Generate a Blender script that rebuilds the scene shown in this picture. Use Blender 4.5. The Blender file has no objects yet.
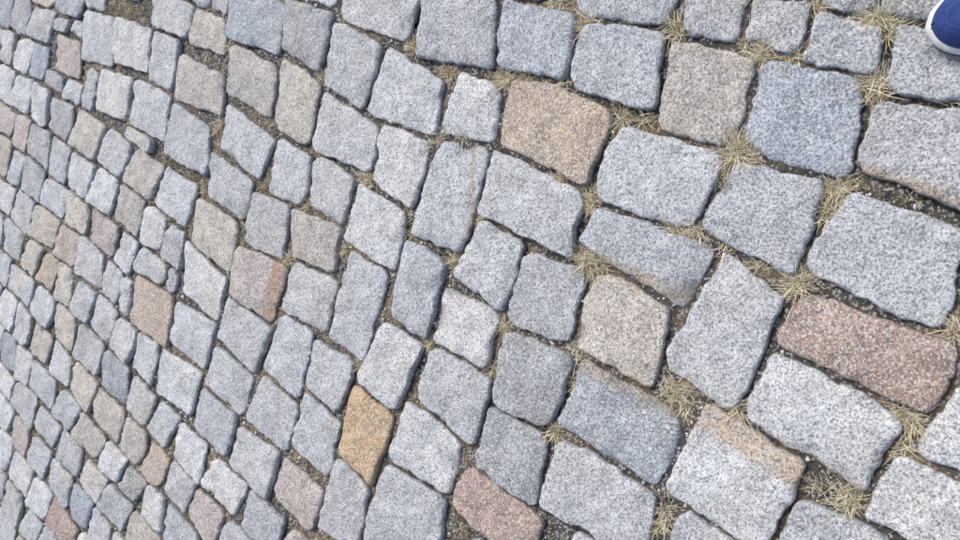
import bpy, math, random, numpy as np
from mathutils import Matrix, Vector, noise
random.seed(7); rng=np.random.default_rng(7)
S=bpy.context.scene
# ---------------- camera geometry (metres; ground z=0 is the top of the setts) -------------
H=1.30; F=720.0; XH=-560.0
T=(480-XH)/F; TH=math.atan(T); CT=math.cos(TH); ST=math.sin(TH)
def G(x,y):
    """survey point of the photo -> ground metres (X lateral, Y away from photographer)"""
    t=(x-480)/F
    return (-(y-270)*H/((x-XH)*CT), H*(1-T*t)/(T+t))
cam=bpy.data.cameras.new("camera"); co=bpy.data.objects.new("camera",cam); S.collection.objects.link(co)
cam.sensor_width=36; cam.lens=27; cam.clip_end=2000; cam.clip_start=0.02
R=Vector((0,-ST,-CT)); U=Vector((1,0,0)); Bk=Vector((0,-CT,ST))
co.matrix_world=Matrix(((R.x,U.x,Bk.x,0),(R.y,U.y,Bk.y,0),(R.z,U.z,Bk.z,H),(0,0,0,1)))
S.camera=co
S.view_settings.view_transform='Standard'; S.view_settings.look='None'; S.view_settings.exposure=0
# ---------------- light ----------------
SUN_EL=math.radians(54); SUN_AZ=math.radians(60)   # azimuth measured from +Y toward +X
w=bpy.data.worlds.new("World"); S.world=w; w.use_nodes=True
nt=w.node_tree; sky=nt.nodes.new('ShaderNodeTexSky'); sky.sky_type='NISHITA'; sky.sun_disc=False
sky.sun_elevation=SUN_EL; sky.sun_rotation=SUN_AZ; sky.air_density=1.0; sky.dust_density=5.0; sky.ozone_density=.8
nt.links.new(sky.outputs[0],nt.nodes['Background'].inputs[0]); nt.nodes['Background'].inputs[1].default_value=0.15
sl=bpy.data.lights.new("sun",'SUN'); sl.energy=2.15; sl.angle=math.radians(28); sl.color=(1,0.97,0.93)
so=bpy.data.objects.new("sun",sl); S.collection.objects.link(so)
sd=Vector((math.sin(SUN_AZ)*math.cos(SUN_EL),math.cos(SUN_AZ)*math.cos(SUN_EL),math.sin(SUN_EL)))
so.rotation_euler=sd.to_track_quat('Z','Y').to_euler(); so.location=(3,3,5)
# ---------------- colours ----------------
PAL={'g':(.415,.44,.47),'l':(.48,.505,.53),'b':(.315,.36,.42),'m':(.365,.39,.425),'d':(.31,.33,.355),
     'k':(.375,.365,.35),'y':(.44,.42,.385),'n':(.395,.335,.28),'r':(.34,.265,.23),'o':(.43,.32,.20),'p':(.385,.35,.345)}
T_=[
('b',(758,64),(850,76),(859,100),(848,178),(795,165),(745,138)),
('k',(668,42),(757,62),(742,125),(725,142),(655,125)),
('m',(585,24),(668,30),(655,106),(566,86)),
('b',(500,2),(572,15),(562,75),(495,65)),
('m',(425,-4),(495,2),(488,62),(417,52)),
('m',(560,-26),(675,-16),(662,23),(578,10)),
('m',(688,-22),(748,-12),(738,38),(685,30)),
('m',(754,0),(812,8),(800,50),(745,38)),
('m',(815,15),(885,30),(870,75),(805,60)),
('m',(895,28),(1000,44),(1000,100),(885,95)),
('m',(880,98),(990,112),(985,214),(862,165)),
('g',(852,195),(962,235),(938,330),(806,266)),
('m',(735,166),(826,185),(795,278),(698,228)),
('g',(622,130),(718,155),(715,180),(688,230),(600,198),(597,170)),
('n',(512,83),(560,85),(612,108),(598,150),(585,182),(499,140)),
('l',(460,75),(498,90),(492,143),(440,132)),
('g',(388,50),(442,85),(436,138),(363,116)),
('g',(333,22),(381,45),(358,108),(322,85)),
('g',(345,-12),(420,-5),(405,38),(342,18)),
('d',(285,0),(330,15),(318,70),(280,45)),
('b',(232,-5),(285,5),(278,55),(226,38)),
('g',(490,152),(582,195),(568,255),(478,212)),
('g',(440,143),(489,150),(478,200),(458,250),(409,232),(425,175)),
('l',(382,123),(425,145),(410,210),(373,180)),
('m',(598,208),(710,246),(700,280),(684,304),(640,290),(582,238)),
('g',(722,256),(784,304),(765,350),(732,402),(660,358),(700,300)),
('y',(588,276),(640,284),(674,305),(655,388),(572,342)),
('m',(522,258),(585,278),(570,338),(505,315)),
('g',(478,222),(523,243),(502,313),(452,275)),
('m',(405,240),(445,262),(425,342),(388,315)),
('l',(443,290),(495,315),(482,372),(433,345)),
('d',(502,333),(568,360),(566,388),(545,428),(490,400)),
('b',(583,365),(674,415),(668,450),(652,490),(553,425),(570,385)),
('r',(812,294),(950,345),(945,385),(928,415),(777,345)),
('l',(768,356),(860,395),(902,432),(870,490),(745,412)),
('l',(705,410),(800,470),(780,510),(760,548),(668,490)),
('l',(962,388),(1010,402),(990,482),(915,452)),
('l',(892,460),(985,495),(970,570),(866,515)),
('m',(803,503),(885,540),(870,600),(775,560)),
('g',(562,446),(610,465),(652,500),(640,560),(540,503)),
('d',(490,410),(547,440),(535,508),(478,462)),
('r',(468,468),(531,515),(518,548),(490,540),(449,500)),
('m',(436,346),(490,385),(468,448),(417,402)),
('l',(380,325),(420,345),(395,412),(355,380)),
('l',(405,403),(458,440),(445,495),(385,455)),
('o',(353,388),(389,416),(385,450),(372,485),(340,455)),
('m',(383,464),(443,500),(435,560),(360,545)),
('g',(348,250),(384,275),(372,315),(360,360),(327,335)),
('l',(358,186),(403,215),(393,270),(345,240)),
('g',(315,155),(352,180),(340,222),(307,200)),
('g',(328,88),(377,122),(369,175),(314,150)),
('y',(280,65),(318,85),(305,140),(273,120)),
('k',(232,45),(276,70),(268,115),(226,90)),
('k',(180,55),(222,78),(220,115),(175,98)),
('g',(278,140),(310,160),(302,205),(270,193)),
('g',(225,105),(272,140),(255,180),(218,145)),
('m',(175,105),(208,130),(205,170),(168,148)),
('k',(293,210),(340,230),(330,275),(290,255)),
('m',(252,192),(288,208),(280,258),(243,240)),
('g',(292,260),(335,285),(325,332),(280,310)),
('p',(237,250),(285,272),(268,322),(230,295)),
('y',(197,200),(235,225),(228,270),(192,245)),
('g',(212,150),(255,182),(242,222),(207,195)),
('g',(280,315),(312,332),(297,402),(262,370)),
('g',(314,342),(352,365),(335,412),(305,385)),
('m',(230,300),(270,330),(252,372),(220,340)),
('l',(186,240),(225,277),(215,320),(182,290)),
('g',(175,300),(215,325),(205,370),(170,340)),
('n',(135,277),(172,300),(165,345),(130,320)),
('g',(210,345),(247,375),(235,412),(200,382)),
('m',(262,375),(298,410),(285,455),(245,420)),
('g',(302,392),(337,425),(325,475),(290,440)),
('l',(160,350),(200,375),(190,410),(155,385)),
('m',(200,387),(238,420),(227,457),(192,427)),
('g',(235,427),(277,457),(265,497),(230,465)),
('p',(282,457),(320,490),(310,527),(272,492)),
('m',(337,457),(368,490),(355,547),(320,527)),
('g',(85,12),(112,20),(108,65),(80,58)),
('l',(118,18),(150,30),(147,68),(114,58)),
('g',(152,32),(175,42),(170,88),(148,75)),
('g',(155,-8),(193,8),(188,38),(152,25)),
('y',(194,10),(224,22),(222,52),(190,42)),
('p',(58,36),(80,45),(78,78),(55,68)),
('l',(100,70),(130,80),(125,115),(95,103)),
('g',(135,80),(168,98),(163,140),(131,122)),
]
HINT=[(45,282,'n'),(62,240,'p'),(90,210,'y'),(135,200,'k'),(160,172,'k'),(165,460,'n'),(215,525,'p'),(45,345,'k'),(70,290,'y'),(15,455,'p'),(75,385,'y'),(58,525,'r'),(8,110,'p'),(140,430,'k')]
def hull(P):
    P=sorted(set((float(a),float(b)) for a,b in P))
    def half(Q):
        h=[]
        for p in Q:
            while len(h)>1 and (h[-1][0]-h[-2][0])*(p[1]-h[-2][1])-(h[-1][1]-h[-2][1])*(p[0]-h[-2][0])<=1e-9: h.pop()
            h.append(p)
        return h
    a=half(P); b=half(P[::-1]); return np.array(a[:-1]+b[:-1])
def clean(P,tol=.004):
    out=[]
    for p in P:
        if not out or math.hypot(p[0]-out[-1][0],p[1]-out[-1][1])>tol: out.append(p)
    while len(out)>1 and math.hypot(out[0][0]-out[-1][0],out[0][1]-out[-1][1])<=tol: out.pop()
    return np.array(out) if len(out)>2 else np.zeros((0,2))
def area(P):
    if len(P)<3: return 0
    x,y=P[:,0],P[:,1]; return .5*abs(np.dot(x,np.roll(y,-1))-np.dot(y,np.roll(x,-1)))
def clip(P,n,d):
    """keep P.n<=d"""
    s=P@n-d; out=[]
    for i in range(len(P)):
        j=(i+1)%len(P)
        if s[i]<=0: out.append(P[i])
        if (s[i]<0)!=(s[j]<0) and abs(s[i]-s[j])>1e-12:
            t=s[i]/(s[i]-s[j]); out.append(P[i]+t*(P[j]-P[i]))
    return clean(out,.0015)
def normals(P):
    e=np.roll(P,-1,0)-P; L=np.hypot(e[:,0],e[:,1]); k=L>1e-4
    return np.stack([e[k,1]/L[k],-e[k,0]/L[k]],1)
def best_axis(P,Q):
    N=np.vstack([normals(P),-normals(Q)])
    sep=(Q@N.T).min(0)-(P@N.T).max(0); i=int(np.argmax(sep)); return N[i],sep[i]
def grow(P,g):
    out=[]; n=len(P)
    for i in range(n):
        e1=P[i]-P[i-1]; e2=P[(i+1)%n]-P[i]
        n1=np.array([e1[1],-e1[0]])/np.hypot(*e1); n2=np.array([e2[1],-e2[0]])/np.hypot(*e2)
        b=(n1+n2); b/=max(np.hypot(*b),.3); out.append(P[i]+b*g/max(.6,abs(b@n1)))
    return np.array(out)
class St: pass
stones=[]
for t in T_:
    s=St(); s.c=t[0]; s.P=grow(hull([G(*p) for p in t[1:]]),0.009); s.pri=True; stones.append(s)
def cen(P): return P.mean(0) if len(P) else np.array([99.,99.])
def resolve(lst,GAP,it=2):
    for _ in range(it):
        C=np.array([cen(s.P) for s in lst]); 
        for i in range(len(lst)):
            near=np.where(np.hypot(*(C-C[i]).T)<.34)[0]
            for j in near:
                if j<=i: continue
                P,Q=lst[i].P,lst[j].P
                if len(P)<3 or len(Q)<3: continue
                n,sep=best_axis(P,Q); g=GAP*random.uniform(.7,1.4)
                if sep>=g: continue
                a=(P@n).max(); b=(Q@n).min()
                if lst[i].pri and not lst[j].pri: lst[j].P=clip(Q,-n,-(a+g))
                elif lst[j].pri and not lst[i].pri: lst[i].P=clip(P,n,b-g)
                else:
                    m=(a+b)/2; lst[i].P=clip(P,n,m-g/2); lst[j].P=clip(Q,-n,-(m+g/2))
resolve(stones,.0075,2)
stones=[s for s in stones if area(s.P)>.004]
# courses that fill everywhere else
A=np.array([-.40,-.917]); A/=np.hypot(*A); B=np.array([A[1],-A[0]])
def bnd(k,a): return k*.138+.018*noise.noise((a*.9,k*.31,3.1))*2+.014*noise.noise((a*3.,k*1.7,9.))+.02*math.sin(a*.8+.3)
fill=[]
for k in range(-50,50):
    a=-8.5+random.random()*.2
    while a<3.0:
        L=random.choice([.13,.15,.165,.18,.2])*random.uniform(.9,1.1)
        sk=random.uniform(-.016,.028)
        q=[(a+sk,k),(a+L+sk*.8,k),(a+L-sk,k+1),(a-sk*.8,k+1)]
        P=[]
        for aa,kk in q:
            aa2=aa+random.uniform(-.010,.010); bb=bnd(kk,aa)+random.uniform(-.011,.011)
            P.append(A*aa2+B*bb)
        c=np.mean(P,0)
        if -3.0<c[0]<3.0 and -1.3<c[1]<6.5:
            if random.random()<.5:
                i=random.randrange(4); m=(np.array(P[i])+np.array(P[(i+1)%4]))/2; m=m+(m-c)*random.uniform(.05,.18); P.append(m)
            s=St(); s.P=hull(P); s.pri=False; s.c=None; fill.append(s)
        a+=L+.001
CT_=np.array([cen(s.P) for s in stones])
keep=[]
for s in fill:
    c=cen(s.P)
    for j in np.where(np.hypot(*(CT_-c).T)<.36)[0]:
        if len(s.P)<3: break
        Q=stones[j].P; n,sep=best_axis(Q,s.P)
        if sep<.008: s.P=clip(s.P,-n,-((Q@n).max()+.008))
    if len(s.P)<3 or area(s.P)<.0036: continue
    e=np.linalg.svd(s.P-s.P.mean(0))[1]
    if e[1]/e[0]<.3: continue
    keep.append(s)
resolve(keep,.0075,1)
keep=[s for s in keep if area(s.P)>.0034]
stones+=keep
# let setts grow sideways into leftover pockets so that the joints stay tight
C=np.array([cen(s.P) for s in stones])
for si,s in enumerate(stones):
    c=C[si]
    if not(-1.35<c[0]<1.35 and -.15<c[1]<3.8): continue
    near=[j for j in np.where(np.hypot(*(C-c).T)<.34)[0] if j!=si]
    s.P=clean(s.P,.004); a0=area(s.P); lim=1.12 if s.pri else 1.5
    live=set(range(len(s.P)))
    for step in range(8):
        if not live: break
        for i in list(live):
            P=s.P; n=len(P); j=(i+1)%n; e=P[j]-P[i]; L=np.hypot(*e)
            nn=np.array([e[1],-e[0]])/L; Q=P.copy(); Q[i]=Q[i]+nn*.004; Q[j]=Q[j]+nn*.004
            if area(Q)>a0*lim or any(best_axis(Q,stones[k].P)[1]<.0075 for k in near): live.discard(i)
            else: s.P=Q
HC=[(np.array(G(x,y)),c) for x,y,c in HINT]
for p,c in HC:
    b=min((s for s in stones if not s.pri),key=lambda s:np.hypot(*(cen(s.P)-p)))
    b.c=c
def pick():
    r=random.random()
    for c,p in (('g',.38),('l',.27),('m',.20),('b',.03),('d',.03),('y',.05),('k',.03),('p',.01)):
        r-=p
        if r<0: return c
    return 'g'
# ---------------- sett meshes ----------------
def outline(P,N,rad):
    P=clean(P,.006); n=len(P); pts=[]
    for i in range(n):
        a=P[i-1];b=P[i];c=P[(i+1)%n]
        l1=np.hypot(*(a-b)); l2=np.hypot(*(c-b))
        r=rad*random.uniform(.5,1.6)
        p=b+(a-b)/l1*min(r,.45*l1); q=b+(c-b)/l2*min(r,.45*l2)
        for t in np.linspace(0,1,5): pts.append((1-t)**2*p+2*t*(1-t)*(b*.85+.15*(p+q)/2)+t*t*q)
    pts=np.array(pts); cl=np.vstack([pts,pts[:1]]); d=np.r_[0,np.cumsum(np.hypot(*np.diff(cl,axis=0).T))]
    u=np.linspace(0,d[-1],N,endpoint=False)
    return np.stack([np.interp(u,d,cl[:,0]),np.interp(u,d,cl[:,1])],1)
stripes=[(G(600,264),G(690,300),.016),(G(592,368),G(676,412),.017),(G(700,412),G(800,470),.030),(G(862,176),G(985,218),.020),
         (G(279,265),G(266,320),.025),(G(472,150),G(470,215),.008)]
V=[];Fc=[];COL=[];RU=[];base=0
nz_=noise.noise
for si,s in enumerate(stones):
    P=s.P; c=P.mean(0); hi=(-1.3<c[0]<1.3 and -.1<c[1]<3.7)
    N=80 if hi else 20
    O=outline(P,N,.017); c=O.mean(0)
    seed=si*7.31
    dirs=O-c; rr=np.hypot(*dirs.T); 
    if hi:
        for i in range(N):
            x,y=O[i]; q=.0050*nz_((x*24,y*24,seed))+.0032*nz_((x*75,y*75,seed))+.0013*nz_((x*170,y*170,seed))
            O[i]+=dirs[i]/rr[i]*(q*1.3)
        dirs=O-c; rr=np.hypot(*dirs.T)
    ca=PAL[s.c or pick()]; v=random.uniform(.86,1.1) if s.c is None else random.uniform(.96,1.04)
    wj=random.uniform(-.02,.02)
    col=[ca[0]*v*(1+wj),ca[1]*v,ca[2]*v*(1-wj)]
    rb=random.uniform(0,1) if s.c is None else .35
    myst=[]
    if s.pri and hi:
        for a,b,wd in stripes:
            if abs((a[0]+b[0])/2-c[0])<.12 and abs((a[1]+b[1])/2-c[1])<.12: myst.append((a,b,wd))
    top=random.uniform(-.005,.003); tx,ty=random.uniform(-.04,.04),random.uniform(-.04,.04)
    Rz=random.uniform(.008,.012); Rx0=random.uniform(.004,.009); crown=random.uniform(.0,.0035)
    Rx=[Rx0*(1+1.4*max(-.45,nz_((O[i][0]*30,O[i][1]*30,seed+2)))+1.8*max(0,nz_((O[i][0]*11,O[i][1]*11,seed+3)))) for i in range(N)]
    drop=[.007*max(0,nz_((O[i][0]*20,O[i][1]*20,seed+6))-.15)*2 for i in range(N)]
    rings=[(0.003,0,-.055),(0.0,1,-Rz-.006)]
    ph=[0,25,48,68,90] if hi else [0,90]
    for p in ph: p=math.radians(p); rings.append((1-math.cos(p),2,-Rz*(1-math.sin(p))))
    inner=[.06,.14,.26,.40,.55,.70,.84,.94] if hi else [.5]
    nR=len(rings)+len(inner)
    for ri in range(nR):
        for i in range(N):
            if ri<len(rings):
                a_,k_,z=rings[ri]; f=min((a_*Rx[i] if k_==2 else a_)/rr[i],.5)
                if k_==2: z-=drop[i]
            else:
                u=inner[ri-len(rings)]; f0=min(Rx[i]/rr[i],.5); f=f0+(1-f0)*u; z=-drop[i]*max(0,1-u/.3)
            x,y=O[i]*(1-f)+c*f
            if ri>1:
                z+=top+crown*(1-(1-f)**2)*1.2+(x-c[0])*tx+(y-c[1])*ty
                if hi:
                    z+=.0055*nz_((x*9,y*9,seed))+.0034*nz_((x*32,y*32,seed))+.0018*nz_((x*100,y*100,seed))
            V.append((x,y,z)); COL.append(col)
            st=0
            for a,b,wd in myst:
                ax,ay=a; bx,by=b; ex,ey=bx-ax,by-ay; L2=ex*ex+ey*ey
                dd=abs((x-ax)*ey-(y-ay)*ex)/math.sqrt(L2)
                st=max(st,min(1,max(0,(wd-dd+.008*nz_((x*25,y*25,1.)))/.010+.5)))
            RU.append((rb,st))
    V.append((c[0],c[1],top+crown*1.2+(.0055*nz_((c[0]*9,c[1]*9,seed))+.0034*nz_((c[0]*32,c[1]*32,seed)) if hi else 0))); COL.append(col); RU.append((rb,RU[-1][1]))
    for ri in range(nR-1):
        for i in range(N):
            i2=(i+1)%N
            Fc.append((base+ri*N+i,base+ri*N+i2,base+(ri+1)*N+i2,base+(ri+1)*N+i))
    for i in range(N): Fc.append((base+(nR-1)*N+i,base+(nR-1)*N+(i+1)%N,base+nR*N))
    base+=nR*N+1
    s.O=O
def mesh_obj(name,V,Fc,mat,cols=None,smooth=True,extra=None,parent=None):
    me=bpy.data.meshes.new(name); me.from_pydata(V,[],Fc)
    if cols is not None:
        at=me.color_attributes.new("tint",'FLOAT_COLOR','POINT'); c=np.ones((len(V),4),np.float32); c[:,:3]=cols; at.data.foreach_set('color',c.ravel())
    if extra is not None:
        at=me.color_attributes.new("rust",'FLOAT_COLOR','POINT'); c=np.ones((len(V),4),np.float32); c[:,:2]=extra; at.data.foreach_set('color',c.ravel())
    if smooth: me.polygons.foreach_set('use_smooth',[True]*len(me.polygons))
    me.materials.append(mat); o=bpy.data.objects.new(name,me); S.collection.objects.link(o)
    if parent: o.parent=parent
    return o
# ---------------- materials ----------------
def newmat(n):
    m=bpy.data.materials.new(n); m.use_nodes=True; return m,m.node_tree.nodes,m.node_tree.links,m.node_tree.nodes['Principled BSDF']
def N_(nd,t,**k):
    n=nd.new(t)
    for a,b in k.items(): setattr(n,a,b)
    return n
def noi(nd,lk,vec,sc,det=4,ro=.55):
    n=nd.new('ShaderNodeTexNoise'); n.inputs['Scale'].default_value=sc; n.inputs['Detail'].default_value=det; n.inputs['Roughness'].default_value=ro
    lk.new(vec,n.inputs['Vector']); return n
def ramp(nd,lk,src,pts):
    r=nd.new('ShaderNodeValToRGB'); e=r.color_ramp.elements
    while len(e)<len(pts): e.new(.5)
    for i,(p,c) in enumerate(pts):
        e[i].position=p; e[i].color=(c[0],c[1],c[2],1) if isinstance(c,tuple) else (c,c,c,1)
    lk.new(src,r.inputs[0]); return r.outputs[0]
def mix(nd,lk,a,b,f,mode='MIX'):
    n=nd.new('ShaderNodeMix'); n.data_type='RGBA'; n.blend_type=mode; n.clamp_factor=True
    for sk,v in ((n.inputs[6],a),(n.inputs[7],b)):
        if isinstance(v,tuple): sk.default_value=(v[0],v[1],v[2],1)
        else: lk.new(v,sk)
    if isinstance(f,(int,float)): n.inputs[0].default_value=f
    else: lk.new(f,n.inputs[0])
    return n.outputs[2]
def mth(nd,lk,op,a,b=0):
    n=nd.new('ShaderNodeMath'); n.operation=op; n.use_clamp=False
    for sk,v in ((n.inputs[0],a),(n.inputs[1],b)):
        if isinstance(v,(int,float)): sk.default_value=v
        else: lk.new(v,sk)
    return n.outputs[0]
m,nd,lk,bs=newmat("granite_sett"); gran=m
tc=N_(nd,'ShaderNodeTexCoord').outputs['Object']
ti=N_(nd,'ShaderNodeAttribute',attribute_name="tint").outputs['Color']
ra=N_(nd,'ShaderNodeAttribute',attribute_name="rust"); sp=nd.new('ShaderNodeSeparateColor'); lk.new(ra.outputs['Color'],sp.inputs[0])
n1=noi(nd,lk,tc,250,3,.75); n3=noi(nd,lk,tc,18,4,.65); n4=noi(nd,lk,tc,5,2,.5)
v1=nd.new('ShaderNodeTexVoronoi'); v1.inputs['Scale'].default_value=340; lk.new(tc,v1.inputs['Vector'])
vs=nd.new('ShaderNodeSeparateColor'); lk.new(v1.outputs['Color'],vs.inputs[0])
c=mix(nd,lk,ti,ramp(nd,lk,n3.outputs[0],[(.3,.74),(.7,1.2)]),1,'MULTIPLY')
c=mix(nd,lk,c,ramp(nd,lk,n1.outputs[0],[(.36,.54),(.5,1.0),(.64,1.48)]),.95,'MULTIPLY')
c=mix(nd,lk,c,(.64,.645,.65),ramp(nd,lk,vs.outputs[0],[(.70,0.),(.82,.55)]))
c=mix(nd,lk,c,(.09,.095,.11),ramp(nd,lk,vs.outputs[1],[(.78,0.),(.86,.6)]))
rf=mth(nd,lk,'MULTIPLY',ramp(nd,lk,n4.outputs[0],[(.48,0.),(.66,1.)]),mth(nd,lk,'MULTIPLY',sp.outputs[0],.6))
c=mix(nd,lk,c,mix(nd,lk,c,(1.0,.89,.76),1,'MULTIPLY'),rf)
st=mth(nd,lk,'MULTIPLY',sp.outputs[1],ramp(nd,lk,n3.outputs[0],[(.34,.35),(.52,.9)]))
c=mix(nd,lk,c,mix(nd,lk,c,(.84,.68,.53),1,'MULTIPLY'),st)
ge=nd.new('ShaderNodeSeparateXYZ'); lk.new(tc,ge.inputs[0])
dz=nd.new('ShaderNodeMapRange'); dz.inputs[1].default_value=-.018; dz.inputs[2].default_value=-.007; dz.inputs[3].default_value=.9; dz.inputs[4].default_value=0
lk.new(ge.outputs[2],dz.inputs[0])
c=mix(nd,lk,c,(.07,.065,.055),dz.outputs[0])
lk.new(c,bs.inputs['Base Color']); bs.inputs['Roughness'].default_value=.85; bs.inputs['Specular IOR Level'].default_value=.25
bp=nd.new('ShaderNodeBump'); bp.inputs['Strength'].default_value=1; bp.inputs['Distance'].default_value=.004
lk.new(noi(nd,lk,tc,75,4,.74).outputs[0],bp.inputs['Height']); lk.new(bp.outputs[0],bs.inputs['Normal'])
pave=mesh_obj("cobblestone_pavement",V,Fc,gran,COL,True,RU)
# ---------------- joint soil -------------
m,nd,lk,bs=newmat("joint_soil"); soil=m
tc=N_(nd,'ShaderNodeTexCoord').outputs['Object']
a=noi(nd,lk,tc,6,2,.6); b=noi(nd,lk,tc,70,3,.7)
vv=nd.new('ShaderNodeTexVoronoi'); vv.inputs['Scale'].default_value=260; lk.new(tc,vv.inputs['Vector'])
vs=nd.new('ShaderNodeSeparateColor'); lk.new(vv.outputs['Color'],vs.inputs[0])
c=mix(nd,lk,(.05,.048,.045),(.15,.115,.075),ramp(nd,lk,a.outputs[0],[(.48,0.),(.64,1.)]))
c=mix(nd,lk,c,ramp(nd,lk,b.outputs[0],[(.3,.3),(.7,1.7)]),1,'MULTIPLY')
c=mix(nd,lk,c,(.36,.36,.36),ramp(nd,lk,vs.outputs[0],[(.82,0.),(.87,.75)]))
lk.new(c,bs.inputs['Base Color']); bs.inputs['Roughness'].default_value=.95
nx,ny=270,360; X0,X1,Y0,Y1=-1.45,1.45,-.2,3.8
GV=[];GF=[]
def soilz(x,y): return -.0165+.008*nz_((x*5,y*5,1.))+.004*nz_((x*30,y*30,2.))
for j in range(ny):
    for i in range(nx):
        x=X0+(X1-X0)*i/(nx-1); y=Y0+(Y1-Y0)*j/(ny-1); z=soilz(x,y)
        if i in(0,nx-1) or j in (0,ny-1): z=-.032
        GV.append((x,y,z))
for j in range(ny-1):
    for i in range(nx-1):
        k=j*nx+i; GF.append((k,k+1,k+nx+1,k+nx))
mesh_obj("joint_soil",GV,GF,soil)
# wide ground sheet: reads as more paving to the horizon
m,nd,lk,bs=newmat("ground_paving")
tc=N_(nd,'ShaderNodeTexCoord').outputs['Object']
vv=nd.new('ShaderNodeTexVoronoi'); vv.feature='DISTANCE_TO_EDGE'; vv.inputs['Scale'].default_value=6.2; vv.inputs['Randomness'].default_value=.6; lk.new(tc,vv.inputs['Vector'])
vc=nd.new('ShaderNodeTexVoronoi'); vc.inputs['Scale'].default_value=6.2; vc.inputs['Randomness'].default_value=.6; lk.new(tc,vc.inputs['Vector'])
vs=nd.new('ShaderNodeSeparateColor'); lk.new(vc.outputs['Color'],vs.inputs[0])
c=ramp(nd,lk,vs.outputs[0],[(0.,(.30,.33,.38)),(.5,(.38,.41,.44)),(.85,(.45,.47,.5)),(1.,(.40,.34,.29))])
c=mix(nd,lk,(.08,.07,.06),c,ramp(nd,lk,vv.outputs[0],[(.03,0.),(.07,1.)]))
lk.new(c,bs.inputs['Base Color']); bs.inputs['Roughness'].default_value=.9
bp=nd.new('ShaderNodeBump'); bp.inputs['Distance'].default_value=.02; lk.new(ramp(nd,lk,vv.outputs[0],[(.03,0.),(.15,1.)]),bp.inputs['Height']); lk.new(bp.outputs[0],bs.inputs['Normal'])
mesh_obj("ground",[(-400,-400,-.036),(400,-400,-.036),(400,400,-.036),(-400,400,-.036)],[(0,1,2,3)],m,smooth=False)
# ---------------- joint mask -------------
CE=.003; gx=int((X1-X0)/CE); gy=int((Y1-Y0)/CE); mask=np.zeros((gy,gx),bool)
for s in stones:
    O=s.O; a0=O.min(0); a1=O.max(0)
    if a1[0]<X0 or a0[0]>X1 or a1[1]<Y0 or a0[1]>Y1: continue
    i0=max(0,int((a0[0]-X0)/CE)); i1=min(gx,int((a1[0]-X0)/CE)+2); j0=max(0,int((a0[1]-Y0)/CE)); j1=min(gy,int((a1[1]-Y0)/CE)+2)
    xs=X0+(np.arange(i0,i1)+.5)*CE; ys=Y0+(np.arange(j0,j1)+.5)*CE
    XX,YY=np.meshgrid(xs,ys); ins=np.zeros(XX.shape,bool); n=len(O)
    for i in range(n):
        x1,y1=O[i]; x2,y2=O[(i+1)%n]
        if y1==y2: continue
        cnd=((y1>YY)!=(y2>YY))&(XX<(x2-x1)*(YY-y1)/(y2-y1)+x1); ins^=cnd
    mask[j0:j1,i0:i1]|=ins
free=(~mask).astype(np.float32)
def box(a,r):
    p=np.pad(a,((r+1,r),(r+1,r)),mode='edge').cumsum(0).cumsum(1)
    k=2*r+1; return (p[k:,k:]-p[:-k,k:]-p[k:,:-k]+p[:-k,:-k])/(k*k)
openn=box(free,5)
jj,ii=np.where(~mask); wts=openn[jj,ii]
def sample(n,power,extra=None):
    p=np.maximum(wts,1e-4).astype(np.float64)**power
    if extra is not None: p=p*extra
    p=p/p.sum(); k=rng.choice(len(jj),n,p=p)
    return np.stack([X0+(ii[k]+rng.random(n))*CE,Y0+(jj[k]+rng.random(n))*CE],1)
# ---------------- gravel grit in the joints -------------
t=(1+5**.5)/2
ico=np.array([(-1,t,0),(1,t,0),(-1,-t,0),(1,-t,0),(0,-1,t),(0,1,t),(0,-1,-t),(0,1,-t),(t,0,-1),(t,0,1),(-t,0,-1),(-t,0,1)])/1.9
icf=np.array([(0,11,5),(0,5,1),(0,1,7),(0,7,10),(0,10,11),(1,5,9),(5,11,4),(11,10,2),(10,7,6),(7,1,8),(3,9,4),(3,4,2),(3,2,6),(3,6,8),(3,8,9),(4,9,5),(2,4,11),(6,2,10),(8,6,7),(9,8,1)])
n=15000; P=sample(n,1.0); r=rng.choice([.0011,.0016,.0022,.003,.0045],n,p=[.22,.28,.26,.16,.08])*rng.uniform(.8,1.2,n)
gv=ico[None]*r[:,None,None]*rng.uniform(.65,1.25,(n,12,1))*rng.uniform(.7,1.2,(n,1,3))
z=np.array([soilz(x,y) for x,y in P])+r*.3
gv+=np.concatenate([P,z[:,None]],1)[:,None,:]
pc=np.array([(.55,.55,.54),(.36,.36,.37),(.24,.24,.25),(.26,.22,.18),(.10,.10,.10),(.7,.69,.68)])
gc=pc[rng.choice(6,n,p=[.2,.24,.18,.14,.12,.12])]*rng.uniform(.85,1.1,(n,1))
gf=(icf[None]+(np.arange(n)*12)[:,None,None]).reshape(-1,3)
m,nd,lk,bs=newmat("grit"); at=N_(nd,'ShaderNodeAttribute',attribute_name="tint"); 
tc=N_(nd,'ShaderNodeTexCoord').outputs['Object']
lk.new(mix(nd,lk,at.outputs['Color'],ramp(nd,lk,noi(nd,lk,tc,500,1).outputs[0],[(.3,.7),(.7,1.2)]),1,'MULTIPLY'),bs.inputs['Base Color']); bs.inputs['Roughness'].default_value=.85
mesh_obj("gravel",gv.reshape(-1,3).tolist(),gf.tolist(),m,np.repeat(gc,12,0),False)
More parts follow.
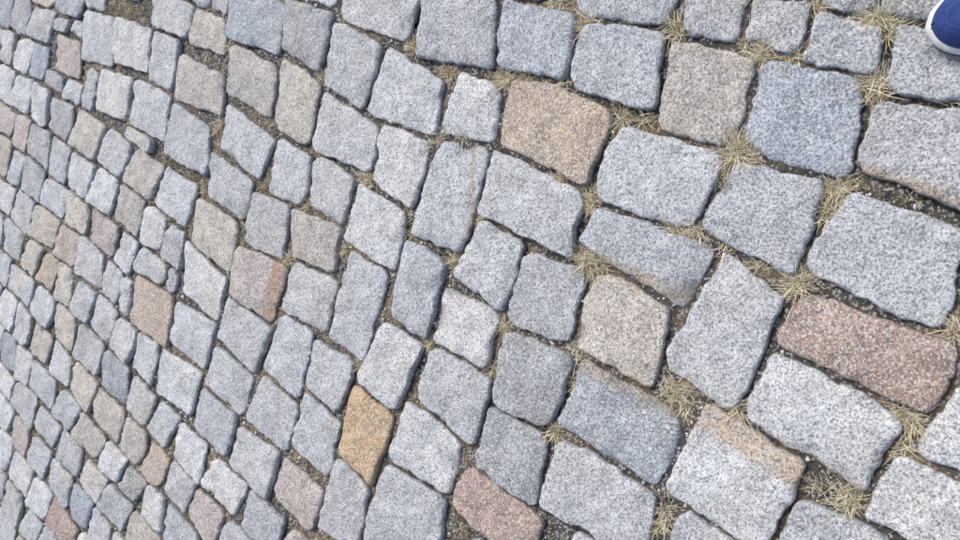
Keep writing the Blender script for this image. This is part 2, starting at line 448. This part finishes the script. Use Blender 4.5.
# ---------------- dry grass and moss in the joints -------------
def blades(name,roots,lens,az,lean,wid,cols,mat,z0,K=5):
    n=len(roots); ts=np.linspace(0,1,K)
    V=np.zeros((n,K,2,3)); d=np.stack([np.cos(az),np.sin(az)],1); pr=np.stack([-d[:,1],d[:,0]],1)
    curl=rng.uniform(-.9,.9,n); bend=rng.uniform(.1,.8,n)
    for k,tt in enumerate(ts):
        an=lean+tt*bend
        hz=lens*tt*np.sin(np.minimum(an,1.5)); vz=lens*tt*np.cos(np.minimum(an,1.5))
        side=curl*lens*tt*tt*.5
        p=roots+d*hz[:,None]+pr*side[:,None]
        ww=wid*(1-tt)**.6*.5+.00012
        V[:,k,0,:2]=p-pr*ww[:,None]; V[:,k,1,:2]=p+pr*ww[:,None]; V[:,k,0,2]=z0+vz; V[:,k,1,2]=z0+vz+ww*.3
    idx=(np.arange(n)*K*2)[:,None,None]; f=np.array([(2*k,2*k+1,2*k+3,2*k+2) for k in range(K-1)])[None]
    return mesh_obj(name,V.reshape(-1,3).tolist(),(idx+f).reshape(-1,4).tolist(),mat,np.repeat(cols,K*2,0),True)
m,nd,lk,bs=newmat("dry_grass"); at=N_(nd,'ShaderNodeAttribute',attribute_name="tint"); lk.new(at.outputs['Color'],bs.inputs['Base Color']); bs.inputs['Roughness'].default_value=.7; grassm=m
clumps=[(675,35,1.5),(745,15,1.2),(877,80,1.6),(738,152,1.5),(515,78,1.3),(578,250,1.4),(610,272,1.3),(637,120,1.3),(600,20,1.4),(790,288,1.4),(445,128,.9),(405,40,1.1),(687,412,1.2),(742,390,1.2),(818,492,1.4),(915,430,1.3),(645,500,1.2),(377,190,1),(355,182,1),(276,262,1),(207,125,1),(832,195,1.2),(722,250,1.3),(545,430,1),(930,12,1.2),(870,12,1.6),(850,18,1.4),(905,18,1.4),(803,268,1.2),(858,175,1.1),(490,362,1.1),(470,210,1),(590,245,1.3),(765,140,1),(725,160,1.2),(560,180,1),(585,190,1),(540,80,1),(870,400,1.2),(690,200,1),(130,105,.8),(215,40,.8),(395,240,.8),(335,240,.8),(230,235,.8),(300,205,.8),(780,60,1),(655,235,1),(812,30,1.3),(430,70,.9),(455,262,.9),(820,235,1.2),(575,20,1.4),(860,60,1.2),(740,40,1),(500,70,1),(440,20,.8),(845,0,1.4),(890,-2,1.4),(320,75,.8),(425,345,.8),(495,330,.8),(570,380,1),(350,365,.8),(600,200,1),(965,130,1.2),(880,470,1.2),(930,350,1.2),(655,395,1)]
roots=[];lens=[];az=[];lean=[];cols=[];wid=[]
gcol=np.array([(.54,.48,.34),(.44,.38,.25),(.66,.61,.48),(.29,.235,.15),(.30,.29,.16),(.19,.21,.10)])
def tuft(x,y,size,nb,pg,spread,br=1):
    i=int((x-X0)/CE); j=int((y-Y0)/CE); r=14
    if not(r<i<gx-r and r<j<gy-r): return
    sub=openn[j-r:j+r,i-r:i+r]*free[j-r:j+r,i-r:i+r]
    jm,im=np.unravel_index(np.argmax(sub+rng.random(sub.shape)*.15),sub.shape); x=X0+(i-r+im+.5)*CE; y=Y0+(j-r+jm+.5)*CE
    for _ in range(nb):
        roots.append((x+rng.normal()*spread,y+rng.normal()*spread)); lens.append(size*rng.uniform(.4,1.25)); az.append(rng.uniform(0,6.283)); lean.append(rng.uniform(.1,1.2)); wid.append(rng.uniform(.0006,.0016))
        cols.append(gcol[rng.choice(6,p=pg)]*rng.uniform(.8,1.15)*br)
pd=[.3,.22,.26,.12,.06,.04]
for x,y,s_ in clumps:
    gx_,gy_=G(x,y)
    for _ in range(3): tuft(gx_+rng.normal()*.014,gy_+rng.normal()*.014,.030*s_,36,pd,.006*s_,1.1)
ex=np.array([max(0,nz_(((X0+i*CE)*2.3,(Y0+j*CE)*2.3,4.)))+.08 for i,j in zip(ii,jj)])
TP=sample(1700,1.3,ex)
for x,y in TP: 
    g=nz_((x*1.7,y*1.7,8.))>.1
    tuft(x,y,rng.uniform(.008,.022),9,[.15,.15,.10,.12,.26,.22] if g else pd,.005)
roots=np.array(roots);zz=np.array([soilz(x,y) for x,y in roots])-.002
blades("dry_grass",roots,np.array(lens),np.array(az),np.array(lean),np.array(wid),np.array(cols),grassm,zz)
n=34000; P=sample(n,2.4,ex**2); 
zz=np.array([soilz(x,y) for x,y in P])-.001
mc=np.array([(.17,.12,.065),(.25,.18,.10),(.11,.11,.045),(.33,.26,.16)])[rng.choice(4,n,p=[.38,.28,.20,.14])]*rng.uniform(.8,1.2,(n,1))
blades("moss",P,rng.uniform(.003,.010,n),rng.uniform(0,6.283,n),rng.uniform(.2,1.4,n),rng.uniform(.0006,.0014,n),mc,grassm,zz,3)
# ---------------- shoe ----------------
shoe=bpy.data.objects.new("sneaker_shoe",None); S.collection.objects.link(shoe)
m,nd,lk,bs=newmat("blue_knit"); knit=m
tc=N_(nd,'ShaderNodeTexCoord').outputs['Object']
vv=nd.new('ShaderNodeTexVoronoi'); vv.inputs['Scale'].default_value=330; vv.inputs['Randomness'].default_value=.25; lk.new(tc,vv.inputs['Vector'])
lk.new(ramp(nd,lk,vv.outputs['Distance'],[(.15,(.004,.010,.05)),(.45,(.02,.05,.22))]),bs.inputs['Base Color']); bs.inputs['Roughness'].default_value=.85
bp=nd.new('ShaderNodeBump'); bp.inputs['Distance'].default_value=.0015; lk.new(vv.outputs['Distance'],bp.inputs['Height']); lk.new(bp.outputs[0],bs.inputs['Normal'])
def plain(nm,c,r):
    m,nd,lk,bs=newmat(nm); tc=N_(nd,'ShaderNodeTexCoord').outputs['Object']; 
    lk.new(mix(nd,lk,c,ramp(nd,lk,noi(nd,lk,tc,60,4).outputs[0],[(.3,.82),(.6,1.)]),1,'MULTIPLY'),bs.inputs['Base Color']); bs.inputs['Roughness'].default_value=r; return m
white=plain("white_midsole",(.66,.67,.69),.5); dark=plain("outsole_rubber",(.03,.035,.05),.7); lace=plain("lace_cotton",(.75,.76,.8),.8); lining=plain("lining",(.02,.03,.10),.9)
LEN=.29
def hw(s,side):
    xs=[0,.02,.06,.12,.2,.32,.45,.6,.75,.88,.96,1]; ws=[.0,.018,.032,.042,.049,.051,.045,.038,.036,.035,.026,.0]
    return np.interp(s,xs,ws)*(1.05 if side>0 else .97)
sv=np.array([0,.004,.012,.025,.045,.07,.1,.14,.18,.23,.28,.33,.38,.44,.5,.56,.62,.68,.74,.8,.86,.91,.95,.98,.993,1.])
def sole(name,z0,z1,off,mat,bev):
    O=np.array([(LEN*s,hw(s,1)) for s in sv]+[(LEN*s,-hw(s,-1)) for s in sv[-2:0:-1]]); n=len(O); c=np.array([LEN*.5,0]); Vv=[];Ff=[]
    prof=[(off-bev,z0),(off,z0+bev),(off+.0015,(z0+z1)/2),(off,z1-bev),(off-bev,z1),(off-.012,z1+.001)]
    tan=np.roll(O,-1,0)-np.roll(O,1,0); nrm=np.stack([tan[:,1],-tan[:,0]],1); nrm/=np.hypot(*nrm.T)[:,None]
    if ((O-c)*nrm).sum()<0: nrm=-nrm
    for o_,z in prof:
        for i in range(n):
            p=O[i]+nrm[i]*o_; toe=max(0,1-O[i][0]/.07)**2*.010
            Vv.append((p[0],p[1],z+toe))
    for k in range(len(prof)-1):
        for i in range(n): Ff.append((k*n+i,k*n+(i+1)%n,(k+1)*n+(i+1)%n,(k+1)*n+i))
    Ff.append(tuple(range(n))[::-1]); Ff.append(tuple((len(prof)-1)*n+i for i in range(n)))
    return mesh_obj(name,Vv,Ff,mat,parent=shoe)
sole("outsole",0,.007,.003,dark,.002); sole("midsole",.007,.027,.004,white,.004)
hs=lambda s:float(np.interp(s,[0,.02,.06,.12,.2,.3,.42,.52,.62,.75,.88,.96,1],[.012,.024,.033,.039,.044,.055,.074,.082,.070,.062,.072,.078,.074]))
M=28; UV=[];UF=[]
for s in sv:
    for k in range(M+1):
        ph=math.pi*k/M; cx=math.cos(ph); sx=max(0,math.sin(ph))
        wd=hw(max(.004,min(s,.996)),1 if cx>0 else -1)
        flare=.80 if s>.45 else .9
        yy=wd*math.copysign(abs(cx)**(.75),cx)*(1-(1-flare)*sx)
        toe=max(0,1-LEN*s/.07)**2*.010
        UV.append((LEN*(s*.985+.006)+(.006*sx if s<.05 else (-.004*sx if s>.95 else 0)),yy,.024+toe+hs(s)*sx**.8))
for a in range(len(sv)-1):
    for k in range(M):
        sm=(sv[a]+sv[a+1])/2
        if .55<sm<.95 and 8<=k<M-8: continue
        UF.append((a*(M+1)+k,a*(M+1)+k+1,(a+1)*(M+1)+k+1,(a+1)*(M+1)+k))
up=mesh_obj("upper",UV,UF,knit,parent=shoe); so_=up.modifiers.new("t",'SOLIDIFY'); so_.thickness=.004; so_.offset=-1
sb=up.modifiers.new("s",'SUBSURF'); sb.levels=1; sb.render_levels=2
def tube(name,pts,r,mat):
    cu=bpy.data.curves.new(name,'CURVE'); cu.dimensions='3D'; cu.bevel_depth=r; cu.bevel_resolution=3; s=cu.splines.new('BEZIER'); s.bezier_points.add(len(pts)-1)
    for b,p in zip(s.bezier_points,pts): b.co=p; b.handle_left_type=b.handle_right_type='AUTO'
    cu.materials.append(mat); o=bpy.data.objects.new(name,cu); S.collection.objects.link(o); o.parent=shoe
for i,s in enumerate([.27,.32,.37,.42,.47]):
    z=lambda q:.024+hs(s)*(1-q*q*.25)+.001
    tube("lace_%d"%(i+1),[(LEN*s,-.022,z(.9)),(LEN*(s+.012),0,z(0)+.001),(LEN*s,.022,z(.9))],.0022,lace)
mesh_obj("insole",[(LEN*s,y,.04) for s in (.35,.6,.95) for y in (-.026,.026)],[(0,2,3,1),(2,4,5,3)],lining,parent=shoe)
tube("toe_seam",[(.055,-.036,.045),(.075,-.018,.0655),(.08,0,.0685),(.075,.018,.0655),(.055,.036,.045)],.001,lining)
tx,ty=G(936,14)
shoe.location=(tx-.030,ty+.008,.004); shoe.rotation_euler=(0,0,math.radians(-90+4))
